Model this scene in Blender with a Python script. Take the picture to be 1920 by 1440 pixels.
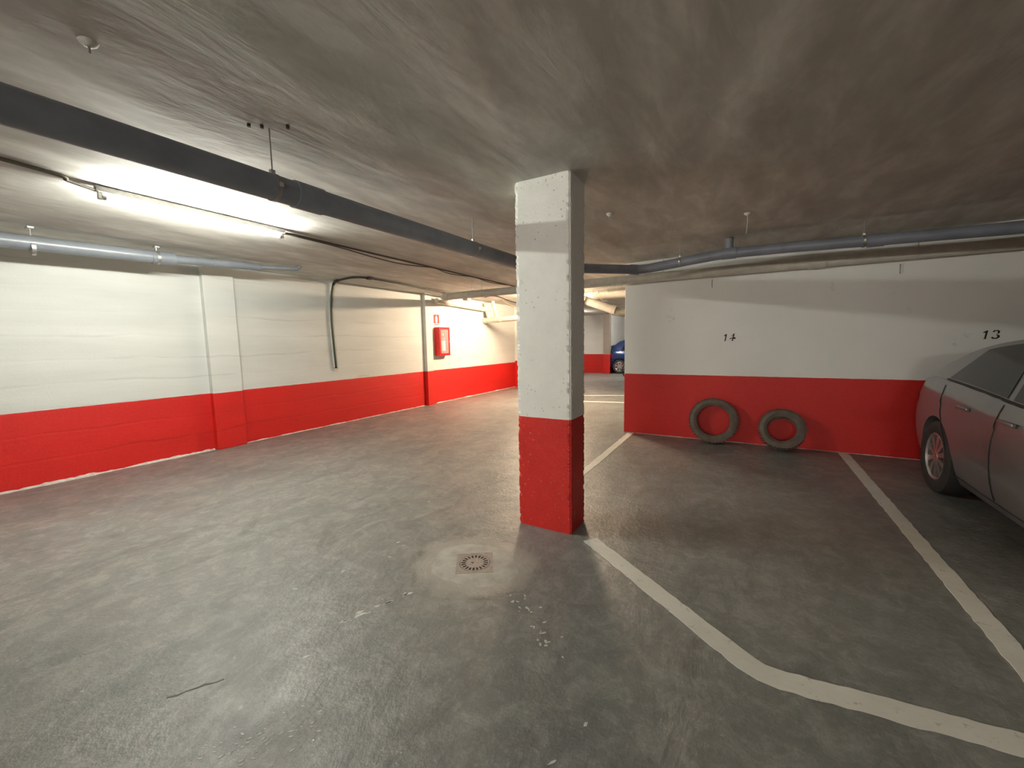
import bpy, bmesh, math, random
from mathutils import Vector, Matrix, noise
random.seed(7)
scene = bpy.context.scene
for o in list(bpy.data.objects): bpy.data.objects.remove(o)
COL = scene.collection
PI = math.pi

# ------------------------------------------------------------------ camera, world, exposure
cam_d = bpy.data.cameras.new('camera'); cam = bpy.data.objects.new('camera', cam_d); COL.objects.link(cam)
cam_d.sensor_width = 36.0; cam_d.lens = 14.0945; cam_d.clip_start = 0.02
rt = Vector((0.864356, 0.50256, -0.017959)); up = Vector((-0.036148, 0.097712, 0.994558)); fw = Vector((-0.50158, 0.859003, -0.102625))
m3 = Matrix((rt, up, -fw)).transposed()
cam.matrix_world = Matrix.Translation((0, 0, 1.35)) @ m3.to_4x4()
scene.camera = cam
world = bpy.data.worlds.new('world'); scene.world = world; world.use_nodes = True
world.node_tree.nodes['Background'].inputs[0].default_value = (0.02, 0.02, 0.02, 1)
world.node_tree.nodes['Background'].inputs[1].default_value = 0.0
scene.view_settings.view_transform = 'Standard'; scene.view_settings.look = 'None'
scene.view_settings.gamma = 1; scene.view_settings.use_curve_mapping = False
scene.view_settings.exposure = 0.72
LAMP_COOL = 300.0     # strength of the near tube
LAMP_WARM = 960.0     # strength of the tube behind the column
LAMP_FAR = 260.0
REAR_FILL = 450.0   # two unseen tubes added behind the camera as fill light

HC = 2.436            # ceiling height
XL = -6.094           # left wall plane
YR = 5.894            # right (bay) wall plane
XE = -1.53            # free end of the bay wall

# ------------------------------------------------------------------ node helpers
class N:
    def __init__(s, name):
        s.m = bpy.data.materials.new(name); s.m.use_nodes = True
        s.t = s.m.node_tree; s.n = s.t.nodes; s.l = s.t.links
        s.b = s.n['Principled BSDF']
        s.coord = None
    def new(s, typ, **kw):
        x = s.n.new(typ)
        for k, v in kw.items(): setattr(x, k, v)
        return x
    def link(s, a, b): s.l.new(a, b)
    def setin(s, node, key, v):
        if isinstance(v, bpy.types.NodeSocket): s.l.new(v, node.inputs[key])
        else: node.inputs[key].default_value = v
    def pos(s, scale=(1, 1, 1), world=True, off=(0, 0, 0)):
        if world: src = s.new('ShaderNodeNewGeometry').outputs['Position']
        else: src = s.new('ShaderNodeTexCoord').outputs['Object']
        mp = s.new('ShaderNodeMapping'); mp.inputs['Scale'].default_value = scale; mp.inputs['Location'].default_value = off
        s.link(src, mp.inputs[0]); return mp.outputs[0]
    def noise(s, vec, scale=5, detail=4, rough=.55, dist=0):
        x = s.new('ShaderNodeTexNoise'); s.link(vec, x.inputs['Vector'])
        x.inputs['Scale'].default_value = scale; x.inputs['Detail'].default_value = detail
        x.inputs['Roughness'].default_value = rough; x.inputs['Distortion'].default_value = dist
        return x.outputs['Fac']
    def voro(s, vec, scale=5, feature='F1'):
        x = s.new('ShaderNodeTexVoronoi'); x.feature = feature; s.link(vec, x.inputs['Vector'])
        x.inputs['Scale'].default_value = scale; return x.outputs['Distance']
    def ramp(s, fac, a, b, ca=0.0, cb=1.0):
        x = s.new('ShaderNodeMapRange'); s.link(fac, x.inputs[0])
        x.inputs[1].default_value = a; x.inputs[2].default_value = b; x.inputs[3].default_value = ca; x.inputs[4].default_value = cb
        return x.outputs[0]
    def math(s, op, a, b=None):
        x = s.new('ShaderNodeMath', operation=op); s.setin(x, 0, a)
        if b is not None: s.setin(x, 1, b)
        return x.outputs[0]
    def mix(s, fac, a, b):
        x = s.new('ShaderNodeMix', data_type='RGBA')
        s.setin(x, 0, fac)
        for k, v in ((6, a), (7, b)):
            if isinstance(v, bpy.types.NodeSocket): s.link(v, x.inputs[k])
            else: x.inputs[k].default_value = (*v, 1) if len(v) == 3 else v
        return x.outputs[2]
    def bump(s, h, strength=.3, dist=.02, prev=None):
        x = s.new('ShaderNodeBump'); s.link(h, x.inputs['Height'])
        x.inputs['Strength'].default_value = strength; x.inputs['Distance'].default_value = dist
        if prev is not None: s.link(prev, x.inputs['Normal'])
        return x.outputs[0]
    def z(s):
        sp = s.new('ShaderNodeSeparateXYZ'); s.link(s.new('ShaderNodeNewGeometry').outputs['Position'], sp.inputs[0]); return sp.outputs[2]
    def out(s, color=None, rough=None, normal=None, **kw):
        if color is not None: s.setin(s.b, 'Base Color', (*color, 1) if isinstance(color, tuple) and len(color) == 3 else color)
        if rough is not None: s.setin(s.b, 'Roughness', rough)
        if normal is not None: s.link(normal, s.b.inputs['Normal'])
        for k, v in kw.items(): s.setin(s.b, k, v)
        return s.m

def simple(name, col, rough=.5, metal=0.0, var=.12, scale=20, bump=0.0, **kw):
    n = N(name); p = n.pos(world=False); f = n.noise(p, scale, 4)
    d = tuple(max(0, c*(1-var)) for c in col); e = tuple(min(1, c*(1+var)) for c in col)
    c = n.mix(n.ramp(f, .3, .7), d, e)
    nm = n.bump(f, bump, .01) if bump else None
    return n.out(c, rough, nm, Metallic=metal, **kw)

WHITE_A = (.80, .81, .775); WHITE_B = (.72, .73, .695)
RED_A = (.62, .010, .006); RED_B = (.53, .008, .005)

def wall_mat(name, red_h, streak, seams=True, tint=None, wa=WHITE_A, wb=WHITE_B):
    """white paint over a red painted dado; streak = stretch of the trowel marks along the wall"""
    n = N(name)
    p = n.pos(streak); f1 = n.noise(p, 3.0, 6, .6); f2 = n.noise(n.pos(), 45, 4)
    big = n.noise(n.pos(), .7, 3)
    white = n.mix(n.ramp(f1, .35, .7), wb, wa)
    white = n.mix(n.ramp(big, .35, .7, 0, .35), white, tuple(c*.95 for c in wb))
    marks = n.math('MULTIPLY', n.ramp(n.noise(n.pos(tuple(c*1.7 for c in streak), off=(3, 1, 2)), 4.0, 5, .7), .63, .70), n.ramp(big, .5, .6))
    white = n.mix(n.math('MULTIPLY', marks, .5), white, (.42, .42, .38))
    if tint: white = n.mix(n.ramp(f1, .3, .7), tint, tuple(c*.85 for c in tint))
    red = n.mix(n.ramp(f1, .3, .75), RED_B, RED_A)
    dust = n.math('MULTIPLY', n.ramp(f2, .45, .75), .12)
    red = n.mix(dust, red, (.62, .10, .08))
    chips = n.math('MULTIPLY', n.ramp(n.noise(n.pos(off=(9, 4, 1)), 24, 5, .7), .72, .76), .5)
    red = n.mix(chips, red, (.55, .40, .36))
    edge = n.math('ADD', n.z(), n.math('MULTIPLY', n.math('SUBTRACT', n.noise(n.pos(), 9, 3), .5), .008))
    fac = n.ramp(edge, red_h-.0015, red_h+.0015)
    col = n.mix(fac, red, white)
    h = n.math('ADD', f1, n.math('MULTIPLY', f2, .25))
    if seams:
        w = n.new('ShaderNodeTexWave', wave_type='BANDS', bands_direction='Z'); n.link(n.pos(), w.inputs[0])
        w.inputs['Scale'].default_value = 1.25; w.inputs['Distortion'].default_value = 1.5; w.inputs['Detail'].default_value = 3
        line = n.ramp(w.outputs['Fac'], .0, .05)
        h = n.math('ADD', h, n.math('MULTIPLY', line, .22))
        lm = n.math('MULTIPLY', n.ramp(w.outputs['Fac'], .0, .03, 1, 0), n.ramp(n.noise(n.pos((1, .5, 3), off=(4, 4, 4)), 1.6, 4), .50, .60))
        col = n.mix(n.math('MULTIPLY', lm, .30), col, n.mix(fac, (.30, .008, .006), (.36, .36, .33)))
    rough = n.ramp(fac, 0, 1, .56, .62)
    return n.out(col, rough, n.bump(h, .35, .012))

def concrete_floor():
    n = N('floor_concrete')
    p = n.pos(); big = n.noise(p, .55, 5, .6, .4); mid = n.noise(p, 2.6, 6, .62, .6); fine = n.noise(p, 38, 5, .65)
    st = n.noise(n.pos((1.0, .42, 1)), 4.2, 8, .72, 1.2); grit = n.noise(n.pos(), 120, 3, .7)
    c = n.mix(n.ramp(big, .36, .66), (.195, .208, .194), (.32, .322, .296))
    c = n.mix(n.ramp(mid, .42, .75, 0, .55), c, (.36, .353, .32))
    c = n.mix(n.ramp(st, .48, .66, 0, .60), c, (.115, .124, .116))
    c = n.mix(n.ramp(fine, .52, .70, 0, .45), c, (.40, .40, .37))
    wear = n.noise(n.pos(off=(3, 8, 0)), 9, 9, .75, .8)
    c = n.mix(n.ramp(wear, .46, .60, .42, 0), c, (.085, .092, .086))
    spots = n.math('MULTIPLY', n.ramp(n.noise(n.pos(off=(5, 2, 0)), 11, 5, .75), .66, .72), n.ramp(big, .42, .55))
    c = n.mix(n.math('MULTIPLY', spots, .55), c, (.62, .62, .58))
    vd = n.new('ShaderNodeVectorMath', operation='DISTANCE'); n.link(n.pos((1, 1.15, 1)), vd.inputs[0]); vd.inputs[1].default_value = (-1.40, 1.90*1.15, 0)
    dd = n.math('ADD', vd.outputs['Value'], n.math('MULTIPLY', n.math('SUBTRACT', n.noise(n.pos(), 5.5, 6, .7), .5), .30))
    c = n.mix(n.ramp(dd, .31, .43, .85, 0), c, n.mix(n.ramp(mid, .35, .7), (.31, .302, .262), (.45, .435, .385)))
    ringm = n.math('MULTIPLY', n.ramp(n.math('ABSOLUTE', n.math('SUBTRACT', dd, .40)), .006, .022, 1, 0), n.ramp(n.noise(n.pos(off=(1, 7, 0)), 4, 4), .48, .58))
    c = n.mix(n.math('MULTIPLY', ringm, .6), c, (.09, .09, .08))
    h = n.math('ADD', n.math('MULTIPLY', mid, .8), n.math('MULTIPLY', fine, .35))
    h = n.math('ADD', h, n.math('MULTIPLY', st, .6))
    c = n.mix(n.ramp(grit, .35, .65, .35, 0), c, (.10, .105, .10))
    r = n.ramp(mid, .3, .7, .50, .31)
    return n.out(c, r, n.bump(h, .7, .015))

def ceiling_mat():
    n = N('ceiling_plaster')
    p = n.pos((1.0, .38, 1)); a = n.noise(p, 2.2, 6, .6, .7); b = n.noise(n.pos((1, .33, 1)), 6.5, 6, .62, .4); big = n.noise(n.pos(), .35, 3)
    c = n.mix(n.ramp(a, .3, .72), (.50, .495, .455), (.84, .835, .785))
    c = n.mix(n.ramp(big, .35, .65, 0, .3), c, (.62, .57, .49))
    c = n.mix(n.ramp(b, .42, .62, .45, 0), c, (.36, .353, .32))
    h = n.math('ADD', a, n.math('MULTIPLY', b, .3))
    return n.out(c, .72, n.bump(h, .3, .022))

M = {}
M['wall_left'] = wall_mat('left_wall_paint', .7561, (1, .22, 1.6), wa=(.665, .675, .645), wb=(.585, .595, .565))
M['wall_right'] = wall_mat('bay_wall_paint', .8706, (.6, 1, .5), seams=False, wa=(.85, .86, .825), wb=(.79, .80, .77))
M['wall_other'] = wall_mat('other_wall_paint', .80, (.3, .3, 1.4), seams=False)
M['pier'] = wall_mat('shaded_pier_paint', .80, (.3, .3, 1.4), False, (.36, .31, .26))  # brown tint stands in for shade on the unlit pier face
M['floor'] = concrete_floor()
M['ceiling'] = ceiling_mat()
def column_mat():
    n = N('column_paint')
    f = n.noise(n.pos(), 7, 5, .6); fine = n.noise(n.pos(), 60, 4)
    v = n.voro(n.pos(), 26); pit = n.math('MULTIPLY', n.ramp(v, .09, .16, 1, 0), n.ramp(n.noise(n.pos(off=(2, 2, 2)), 4.5, 3), .44, .54))
    v2 = n.voro(n.pos((1, 1, .5)), 11); pit2 = n.math('MULTIPLY', n.ramp(v2, .06, .15, 1, 0), n.ramp(n.noise(n.pos(off=(7, 2, 5)), 3.0, 3), .58, .64))
    white = n.mix(n.ramp(f, .3, .7), (.76, .775, .735), (.83, .84, .80))
    red = n.mix(n.ramp(f, .3, .75), (.56, .016, .011), (.64, .022, .014))
    red = n.mix(n.ramp(fine, .5, .8, 0, .25), red, (.66, .12, .10))
    edge = n.math('ADD', n.z(), n.math('MULTIPLY', n.math('SUBTRACT', f, .5), .006))
    fac = n.ramp(edge, .8145, .8175)
    col = n.mix(fac, red, white)
    zz = n.z(); v3 = n.voro(n.pos(), 48); small = n.ramp(v3, .10, .22, 1, 0)
    seam = n.math('ADD', n.ramp(n.math('ABSOLUTE', n.math('SUBTRACT', zz, 1.628)), .006, .012, 1, 0), n.ramp(zz, 2.375, 2.40))
    seam = n.math('ADD', seam, n.math('MULTIPLY', n.ramp(n.math('ABSOLUTE', n.math('SUBTRACT', zz, .70)), .002, .006, 1, 0), n.ramp(f, .4, .5)))
    pp = n.math('MAXIMUM', n.math('MAXIMUM', pit, pit2), n.math('MULTIPLY', seam, small))
    col = n.mix(n.math('MULTIPLY', pp, .55), col, (.30, .27, .23))
    h = n.math('SUBTRACT', n.math('ADD', n.math('MULTIPLY', f, .5), n.math('MULTIPLY', fine, .25)), n.math('MULTIPLY', pp, .9))
    return n.out(col, .5, n.bump(h, .5, .012))
M['column'] = column_mat()
M['pvc'] = simple('dark_grey_pvc', (.195, .212, .25), .42, var=.15, scale=6)
M['pvc_l'] = simple('light_grey_pvc', (.17, .185, .205), .34, var=.12, scale=6)
M['pipe_w'] = simple('painted_pipe', (.56, .545, .47), .5, var=.12, scale=9, bump=.2)
M['steel'] = simple('zinc_steel', (.55, .55, .53), .35, metal=.9)
M['rod'] = simple('threaded_rod', (.30, .30, .29), .45, metal=.7)
M['black'] = simple('black_plastic', (.018, .018, .018), .5)
M['cable'] = simple('cable_sheath', (.10, .085, .065), .55)
M['green'] = simple('green_conduit', (.018, .045, .022), .42)
M['box'] = simple('grey_box', (.42, .38, .32), .5)
M['body_w'] = simple('white_enamel', (.72, .72, .68), .4)
M['cap'] = simple('lamp_socket', (.62, .62, .56), .45)
M['red_metal'] = simple('red_enamel', (.60, .012, .012), .35)
M['dark_in'] = simple('cabinet_inside', (.30, .010, .010), .6)
M['sign_w'] = simple('sign_white', (.80, .78, .72), .4)
M['sign_r'] = simple('sign_red', (.62, .02, .015), .4)
M['stencil'] = simple('stencil_black', (.012, .011, .006), .7)
M['iron'] = simple('drain_cover', (.29, .245, .21), .55, var=.2, scale=60, bump=.3)
M['iron_d'] = simple('drain_dark', (.02, .014, .009), .8)
M['rubber'] = simple('tyre_rubber', (.032, .031, .030), .75, var=.25, scale=14, bump=.2)
M['rubber_old'] = simple('dusty_rubber', (.135, .105, .083), .85, var=.3, scale=9, bump=.3)
M['alloy'] = simple('alloy_wheel', (.55, .55, .54), .3, metal=.85)
M['glass_car'] = simple('tinted_car_glass', (.012, .018, .018), .06, var=.05, **{'Specular IOR Level': .6})
M['trim'] = simple('black_trim', (.015, .015, .016), .45)
M['lens_r'] = simple('tail_lamp_red', (.30, .012, .012), .15)
M['lens_w'] = simple('head_lamp', (.22, .22, .23), .10)
M['plate'] = simple('number_plate', (.7, .7, .68), .4)
M['silver'] = simple('silver_paint', (.22, .235, .25), .28, metal=.38, var=.03, **{'Coat Weight': .6, 'Coat Roughness': .08})
M['blue'] = simple('blue_paint', (.008, .032, .14), .28, metal=.35, var=.05, **{'Coat Weight': .6, 'Coat Roughness': .08})
M['chip'] = simple('loose_plaster', (.60, .59, .54), .85, var=.2, scale=30, bump=.4)
M['ext_label'] = simple('extinguisher_label', (.80, .72, .66), .45)
def paint_line():
    n = N('line_paint'); f = n.noise(n.pos(), 22, 6, .72); g = n.noise(n.pos(), 3, 4)
    c = n.mix(n.ramp(g, .3, .7), (.56, .56, .50), (.68, .68, .615))
    c = n.mix(n.ramp(f, .60, .68, 0, .8), c, (.30, .30, .275))
    return n.out(c, .6, n.bump(f, .3, .006))
M['line'] = paint_line()
def worn():
    n = N('worn_paint'); f = n.noise(n.pos(), 40, 5, .7)
    return n.out(n.mix(n.ramp(f, .4, .65), (.62, .62, .58), (.42, .42, .39)), .7)
M['worn'] = worn()
def mortar():
    n = N('mortar'); f = n.noise(n.pos(), 9, 6, .65); g = n.noise(n.pos(), 45, 4)
    c = n.mix(n.ramp(f, .35, .7), (.31, .302, .262), (.45, .435, .385))
    return n.out(c, .75, n.bump(n.math('ADD', f, n.math('MULTIPLY', g, .3)), .5, .012))
M['mortar'] = mortar()
def crack():
    n = N('crack'); f = n.noise(n.pos(), 30, 4)
    return n.out(n.mix(f, (.07, .075, .07), (.13, .135, .125)), .9)
M['crack'] = crack()
def glass_pane():
    n = N('clear_pane')
    return n.out((.9, .9, .9), .05, Alpha=.18)
M['pane'] = glass_pane()
def emis(name, col, strength):
    n = N(name); n.setin(n.b, 'Base Color', (.8, .8, .8, 1)); n.setin(n.b, 'Emission Color', (*col, 1)); n.setin(n.b, 'Emission Strength', strength)
    return n.m

# ------------------------------------------------------------------ mesh helpers
def wloc(p):
    v = Vector((0, 0, 0))
    while p is not None: v += p.location; p = p.parent
    return v
def obj(name, bm, mat, parent=None, smooth=None, local=False):
    """link bm (world coordinates unless local) as ONE mesh object"""
    me = bpy.data.meshes.new(name)
    bmesh.ops.recalc_face_normals(bm, faces=bm.faces)
    if not local:
        if parent is not None: off = wloc(parent)
        else:
            xs = [v.co for v in bm.verts]
            off = Vector(((min(v.x for v in xs)+max(v.x for v in xs))/2, (min(v.y for v in xs)+max(v.y for v in xs))/2, min(v.z for v in xs)))
        bmesh.ops.translate(bm, verts=bm.verts, vec=-off)
    bm.to_mesh(me); bm.free()
    me.materials.append(M[mat] if isinstance(mat, str) else mat)
    if smooth is not None:
        for p in me.polygons: p.use_smooth = True
        me.set_sharp_from_angle(angle=math.radians(smooth))
    o = bpy.data.objects.new(name, me); COL.objects.link(o)
    if parent is not None: o.parent = parent
    elif not local: o.location = off
    return o
def tag(o, label, cat, group=None):
    o['label'] = label; o['category'] = cat
    if group: o['group'] = group
    return o
def thing(name, label, cat, loc, rotz=0, group=None):
    o = bpy.data.objects.new(name, None); COL.objects.link(o); o.empty_display_size = .1
    o.location = loc; o.rotation_euler = (0, 0, rotz)
    return tag(o, label, cat, group)
def struct(name, bm, mat, smooth=None):
    o = obj(name, bm, mat, None, smooth); o['kind'] = 'structure'; return o
def box(bm, x0, x1, y0, y1, z0, z1, bev=0):
    r = bmesh.ops.create_cube(bm, size=1)
    vs = r['verts']
    for v in vs:
        v.co = Vector(((x0+x1)/2+v.co.x*(x1-x0), (y0+y1)/2+v.co.y*(y1-y0), (z0+z1)/2+v.co.z*(z1-z0)))
    if bev:
        es = list({e for v in vs for e in v.link_edges})
        bmesh.ops.bevel(bm, geom=es, offset=bev, segments=2, affect='EDGES', profile=.5)
    return bm
def B(*a, **k): return box(bmesh.new(), *a, **k)
def tube(bm, pts, r, seg=16, cap=True):
    """round tube along a polyline; r number or list"""
    pts = [Vector(p) for p in pts]; n = len(pts)
    rs = r if isinstance(r, (list, tuple)) else [r]*n
    tans = []
    for i in range(n):
        a = pts[max(i-1, 0)]; b = pts[min(i+1, n-1)]
        if 0 < i < n-1:
            t = (pts[i]-pts[i-1]).normalized() + (pts[i+1]-pts[i]).normalized()
        else: t = b-a
        tans.append(t.normalized())
    ref = Vector((0, 0, 1)) if abs(tans[0].z) < .9 else Vector((1, 0, 0))
    nrm = (ref - tans[0]*ref.dot(tans[0])).normalized()
    rings = []
    for i in range(n):
        nrm = (nrm - tans[i]*nrm.dot(tans[i])).normalized(); bn = tans[i].cross(nrm)
        rings.append([bm.verts.new(pts[i] + (nrm*math.cos(2*PI*k/seg)+bn*math.sin(2*PI*k/seg))*rs[i]) for k in range(seg)])
    for i in range(n-1):
        for k in range(seg):
            bm.faces.new((rings[i][k], rings[i][(k+1) % seg], rings[i+1][(k+1) % seg], rings[i+1][k]))
    if cap:
        bm.faces.new(rings[0][::-1]); bm.faces.new(rings[-1])
    return bm
def T(pts, r, seg=16): return tube(bmesh.new(), pts, r, seg)
def smooth_path(pts, sub=8):
    pts = [Vector(p) for p in pts]; out = []
    P = [pts[0]*2-pts[1]] + pts + [pts[-1]*2-pts[-2]]
    for i in range(1, len(P)-2):
        for k in range(sub):
            t = k/sub; a, b, c, d = P[i-1], P[i], P[i+1], P[i+2]
            out.append(.5*((2*b)+(c-a)*t+(2*a-5*b+4*c-d)*t*t+(3*b-a-3*c+d)*t**3))
    out.append(pts[-1]); return out
def bend(pts, rad=.12, sub=5):
    """round the corners of a polyline"""
    pts = [Vector(p) for p in pts]; out = [pts[0]]
    for i in range(1, len(pts)-1):
        a, b, c = pts[i-1], pts[i], pts[i+1]
        d = min(rad, (a-b).length*.45, (c-b).length*.45)
        p = b+(a-b).normalized()*d; q = b+(c-b).normalized()*d
        for k in range(sub+1):
            t = k/sub; out.append(p*(1-t)**2+b*2*t*(1-t)+q*t*t)
    out.append(pts[-1]); return out
def lathe(bm, prof, seg=32, mat=Matrix.Identity(4), closed=False):
    """revolve (r, h) profile about local Z then transform"""
    rings = []
    for r, h in prof:
        rings.append([bm.verts.new(mat @ Vector((r*math.cos(2*PI*k/seg), r*math.sin(2*PI*k/seg), h))) for k in range(seg)])
    n = len(prof)
    for i in range(n if closed else n-1):
        a, b = rings[i], rings[(i+1) % n]
        for k in range(seg): bm.faces.new((a[k], a[(k+1) % seg], b[(k+1) % seg], b[k]))
    if not closed:
        if prof[0][0] > 1e-6: bm.faces.new(rings[0][::-1])
        if prof[-1][0] > 1e-6: bm.faces.new(rings[-1])
    return bm
def prism(bm, poly, f, d):
    """extrude 2D polygon: f(u,v,depth)->world"""
    a = [bm.verts.new(f(u, v, 0)) for u, v in poly]; b = [bm.verts.new(f(u, v, d)) for u, v in poly]
    bm.faces.new(a[::-1]); bm.faces.new(b)
    for i in range(len(a)): bm.faces.new((a[i], a[(i+1) % len(a)], b[(i+1) % len(a)], b[i]))
    return bm
def grid(bm, x0, x1, y0, y1, nx, ny, zf, flip=False):
    vs = [[bm.verts.new((x0+(x1-x0)*i/nx, y0+(y1-y0)*j/ny, zf(x0+(x1-x0)*i/nx, y0+(y1-y0)*j/ny))) for j in range(ny+1)] for i in range(nx+1)]
    for i in range(nx):
        for j in range(ny):
            bm.faces.new((vs[i][j], vs[i+1][j], vs[i+1][j+1], vs[i][j+1]))
    return bm

# ------------------------------------------------------------------ the setting
X1, Y0, Y1 = 7.0, -9.0, 19.0
floor = struct('floor', B(XL-2.5, X1+.2, Y0-.2, Y1+.2, -.2, 0), 'floor')
def cz(x, y):
    a = noise.noise(Vector((x*1.5, y*.42, 1.3)))*.010 + noise.noise(Vector((x*4.2+y*.6, y*1.3, 5.1)))*.0045 + noise.noise(Vector((x*.5, y*.3, 9)))*.008
    return HC + .004 + max(-.014, min(.014, a))
bm = grid(bmesh.new(), XL-2.5, X1+.2, Y0-.2, Y1+.2, 210, 360, cz)
top = [e for e in bm.edges if e.is_boundary]
r = bmesh.ops.extrude_edge_only(bm, edges=top)
for v in [g for g in r['geom'] if isinstance(g, bmesh.types.BMVert)]: v.co.z = HC+.25
ceiling = struct('ceiling', bm, 'ceiling', 60)

def rough_wall(x0, x1, y0, y1, z1, seed, axis):
    return B(x0, x1, y0, y1, 0, z1)
ZT = HC+.03
wl = struct('wall_left', B(XL-.25, XL, Y0, 10.9, 0, ZT), 'wall_left')
wr = struct('wall_right', B(XE, X1, YR, YR+.16, 0, ZT, bev=.006), 'wall_right')
wb = struct('wall_back', B(XL-2.4, -3.98, 10.65, 10.9, 0, ZT), 'wall_other')
struct('wall_far', B(XL-2.4, X1, Y1, Y1+.2, 0, ZT), 'wall_other')
struct('wall_front', B(XL-.2, X1, Y0-.2, Y0, 0, ZT), 'wall_other')
struct('wall_light_block', B(1.7, X1, -2.2, -2.0, 0, ZT), 'wall_other')  # unseen wall added to keep rear tube light off the right side
struct('wall_side', B(X1, X1+.2, Y0-.2, Y1+.2, 0, ZT), 'wall_other')
struct('wall_lane', B(XL-2.6, XL-2.4, 10.65, Y1+.2, 0, ZT), 'wall_other')
fb = struct('wall_pier', B(XL-2.4, -4.98, 16.6, Y1, 0, ZT), 'wall_other')
obj('pilaster', B(-5.16, -4.88, 16.44, 16.62, 0, ZT, bev=.01), 'pier', fb)
# shallow pilasters of the left wall
obj('pilaster', B(XL-.02, XL+.085, 2.53, 2.89, 0, ZT, bev=.006), 'wall_left', wl)
obj('pilaster', B(XL-.02, XL+.085, 6.64, 6.84, 0, ZT, bev=.006), 'wall_left', wl)

# ragged mortar fillet where the left wall meets the floor
def fillet(name, p0, p1, inward, seed, parent, w=.022):
    rnd = random.Random(seed); bm = bmesh.new(); p0 = Vector(p0); p1 = Vector(p1); L = (p1-p0).length; n = int(L/.035)
    d = (p1-p0)/n; inward = Vector(inward); prev = None
    for i in range(n+1):
        k = .35+.65*max(0, noise.noise(Vector((i*.13, seed, 0)))+.45)+rnd.uniform(-.2, .25)
        k = max(.08, k)
        c = p0+d*i
        cur = [bm.verts.new(c - inward*.005+Vector((0, 0, .0+w*.8*k))), bm.verts.new(c+inward*w*.55*k+Vector((0, 0, w*.45*k))), bm.verts.new(c+inward*w*1.3*k+Vector((0, 0, .0005))), bm.verts.new(c-inward*.005+Vector((0, 0, .0005)))]
        if prev:
            for a in range(4): bm.faces.new((prev[a], prev[(a+1) % 4], cur[(a+1) % 4], cur[a]))
        else: bm.faces.new(cur)
        prev = cur
    bm.faces.new(prev[::-1])
    o = obj(name, bm, 'chip', parent); return o
fillet('mortar_fillet', (XL, .1, 0), (XL, 2.52, 0), (1, 0, 0), 3, wl, .034)
fillet('mortar_fillet', (XL, 2.91, 0), (XL, 6.62, 0), (1, 0, 0), 4, wl, .02)
fillet('mortar_fillet', (XL, 7.0, 0), (XL, 10.6, 0), (1, 0, 0), 5, wl, .022)
fillet('mortar_fillet', (XE+.02, YR, 0), (X1, YR, 0), (0, -1, 0), 6, wr, .012)

# painted bay lines
def strip(name, pts, w, mat='line', z=.003, seed=1, rag=.004, parent=floor):
    bm = bmesh.new(); pts = [Vector(p) for p in pts]; rnd = random.Random(seed)
    dense = []
    for a, b in zip(pts[:-1], pts[1:]):
        k = max(1, int((b-a).length/.04))
        dense += [a+(b-a)*i/k for i in range(k)]
    dense.append(pts[-1]); prev = None
    for i, p in enumerate(dense):
        t = (dense[min(i+1, len(dense)-1)]-dense[max(i-1, 0)]).normalized(); nn = Vector((-t.y, t.x))
        ww = w[0]+(w[1]-w[0])*i/len(dense) if isinstance(w, tuple) else w
        a = p+nn*(ww/2+rnd.uniform(-rag, rag)); b = p-nn*(ww/2+rnd.uniform(-rag, rag))
        cur = [bm.verts.new((a.x, a.y, z)), bm.verts.new((b.x, b.y, z)), bm.verts.new((b.x, b.y, 0)), bm.verts.new((a.x, a.y, 0))]
        if prev:
            for q in range(3): bm.faces.new((prev[q], prev[q+1], cur[q+1], cur[q]))
            bm.faces.new((prev[3], prev[0], cur[0], cur[3]))
        else: bm.faces.new(cur)
        prev = cur
    bm.faces.new(prev[::-1])
    return obj(name, bm, mat, parent)
strip('bay_line', [(-1.42, 5.88), (-1.40, 2.80)], .085, seed=2)
strip('bay_line', [(-.875, 2.52), (.05, 1.815), (.10, 1.79), (.16, 1.785), (1.0, 1.885), (3.4, 2.16)], .105, seed=3)
strip('bay_line', [(1.02, 5.88), (1.03, 1.94)], .095, seed=4)
strip('bay_line', [(3.42, 5.88), (3.42, 2.2)], .095, seed=5)
strip('bay_line', [(-3.9, 9.3), (-1.9, 10.2)], .10, seed=6)
strip('bay_line', [(-3.4, 8.5), (-1.5, 8.9)], .10, seed=7)
# left-over flecks of an older line and scuffs
def blobs(name, mat, spots, z):
    bm = bmesh.new(); rnd = random.Random(11)
    for (x, y, rx, ry, ang) in spots:
        n = 11; vs = []
        for k in range(n):
            a = 2*PI*k/n; q = rnd.uniform(.55, 1.2); u, v = rx*math.cos(a)*q, ry*math.sin(a)*q
            vs.append((x+u*math.cos(ang)-v*math.sin(ang), y+u*math.sin(ang)+v*math.cos(ang)))
        lo = [bm.verts.new((*p, 0)) for p in vs]; hi = [bm.verts.new((*p, z)) for p in vs]
        bm.faces.new(hi)
        for k in range(n): bm.faces.new((lo[k], lo[(k+1) % n], hi[(k+1) % n], hi[k]))
    o = obj(name, bm, mat, floor); o['kind'] = 'stuff'; return o
rnd = random.Random(5); sp = []
for i in range(14):
    t = rnd.random(); sp.append((-1.66+.13*t+rnd.gauss(0, .012), 1.17+.33*t, rnd.uniform(.010, .032), rnd.uniform(.004, .011), 1.15))
for i in range(26):
    t = rnd.random(); sp.append((-1.0+.34*t+rnd.gauss(0, .03), 1.74-.26*t+rnd.gauss(0, .03), rnd.uniform(.003, .014), rnd.uniform(.003, .008), rnd.uniform(0, 3)))
for i in range(60):
    t = rnd.random(); sp.append((-1.52+.22*t+rnd.gauss(0, .05), .50+.24*t+rnd.gauss(0, .05), rnd.uniform(.002, .011), rnd.uniform(.0015, .004), 1.0+rnd.gauss(0, .3)))
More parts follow.
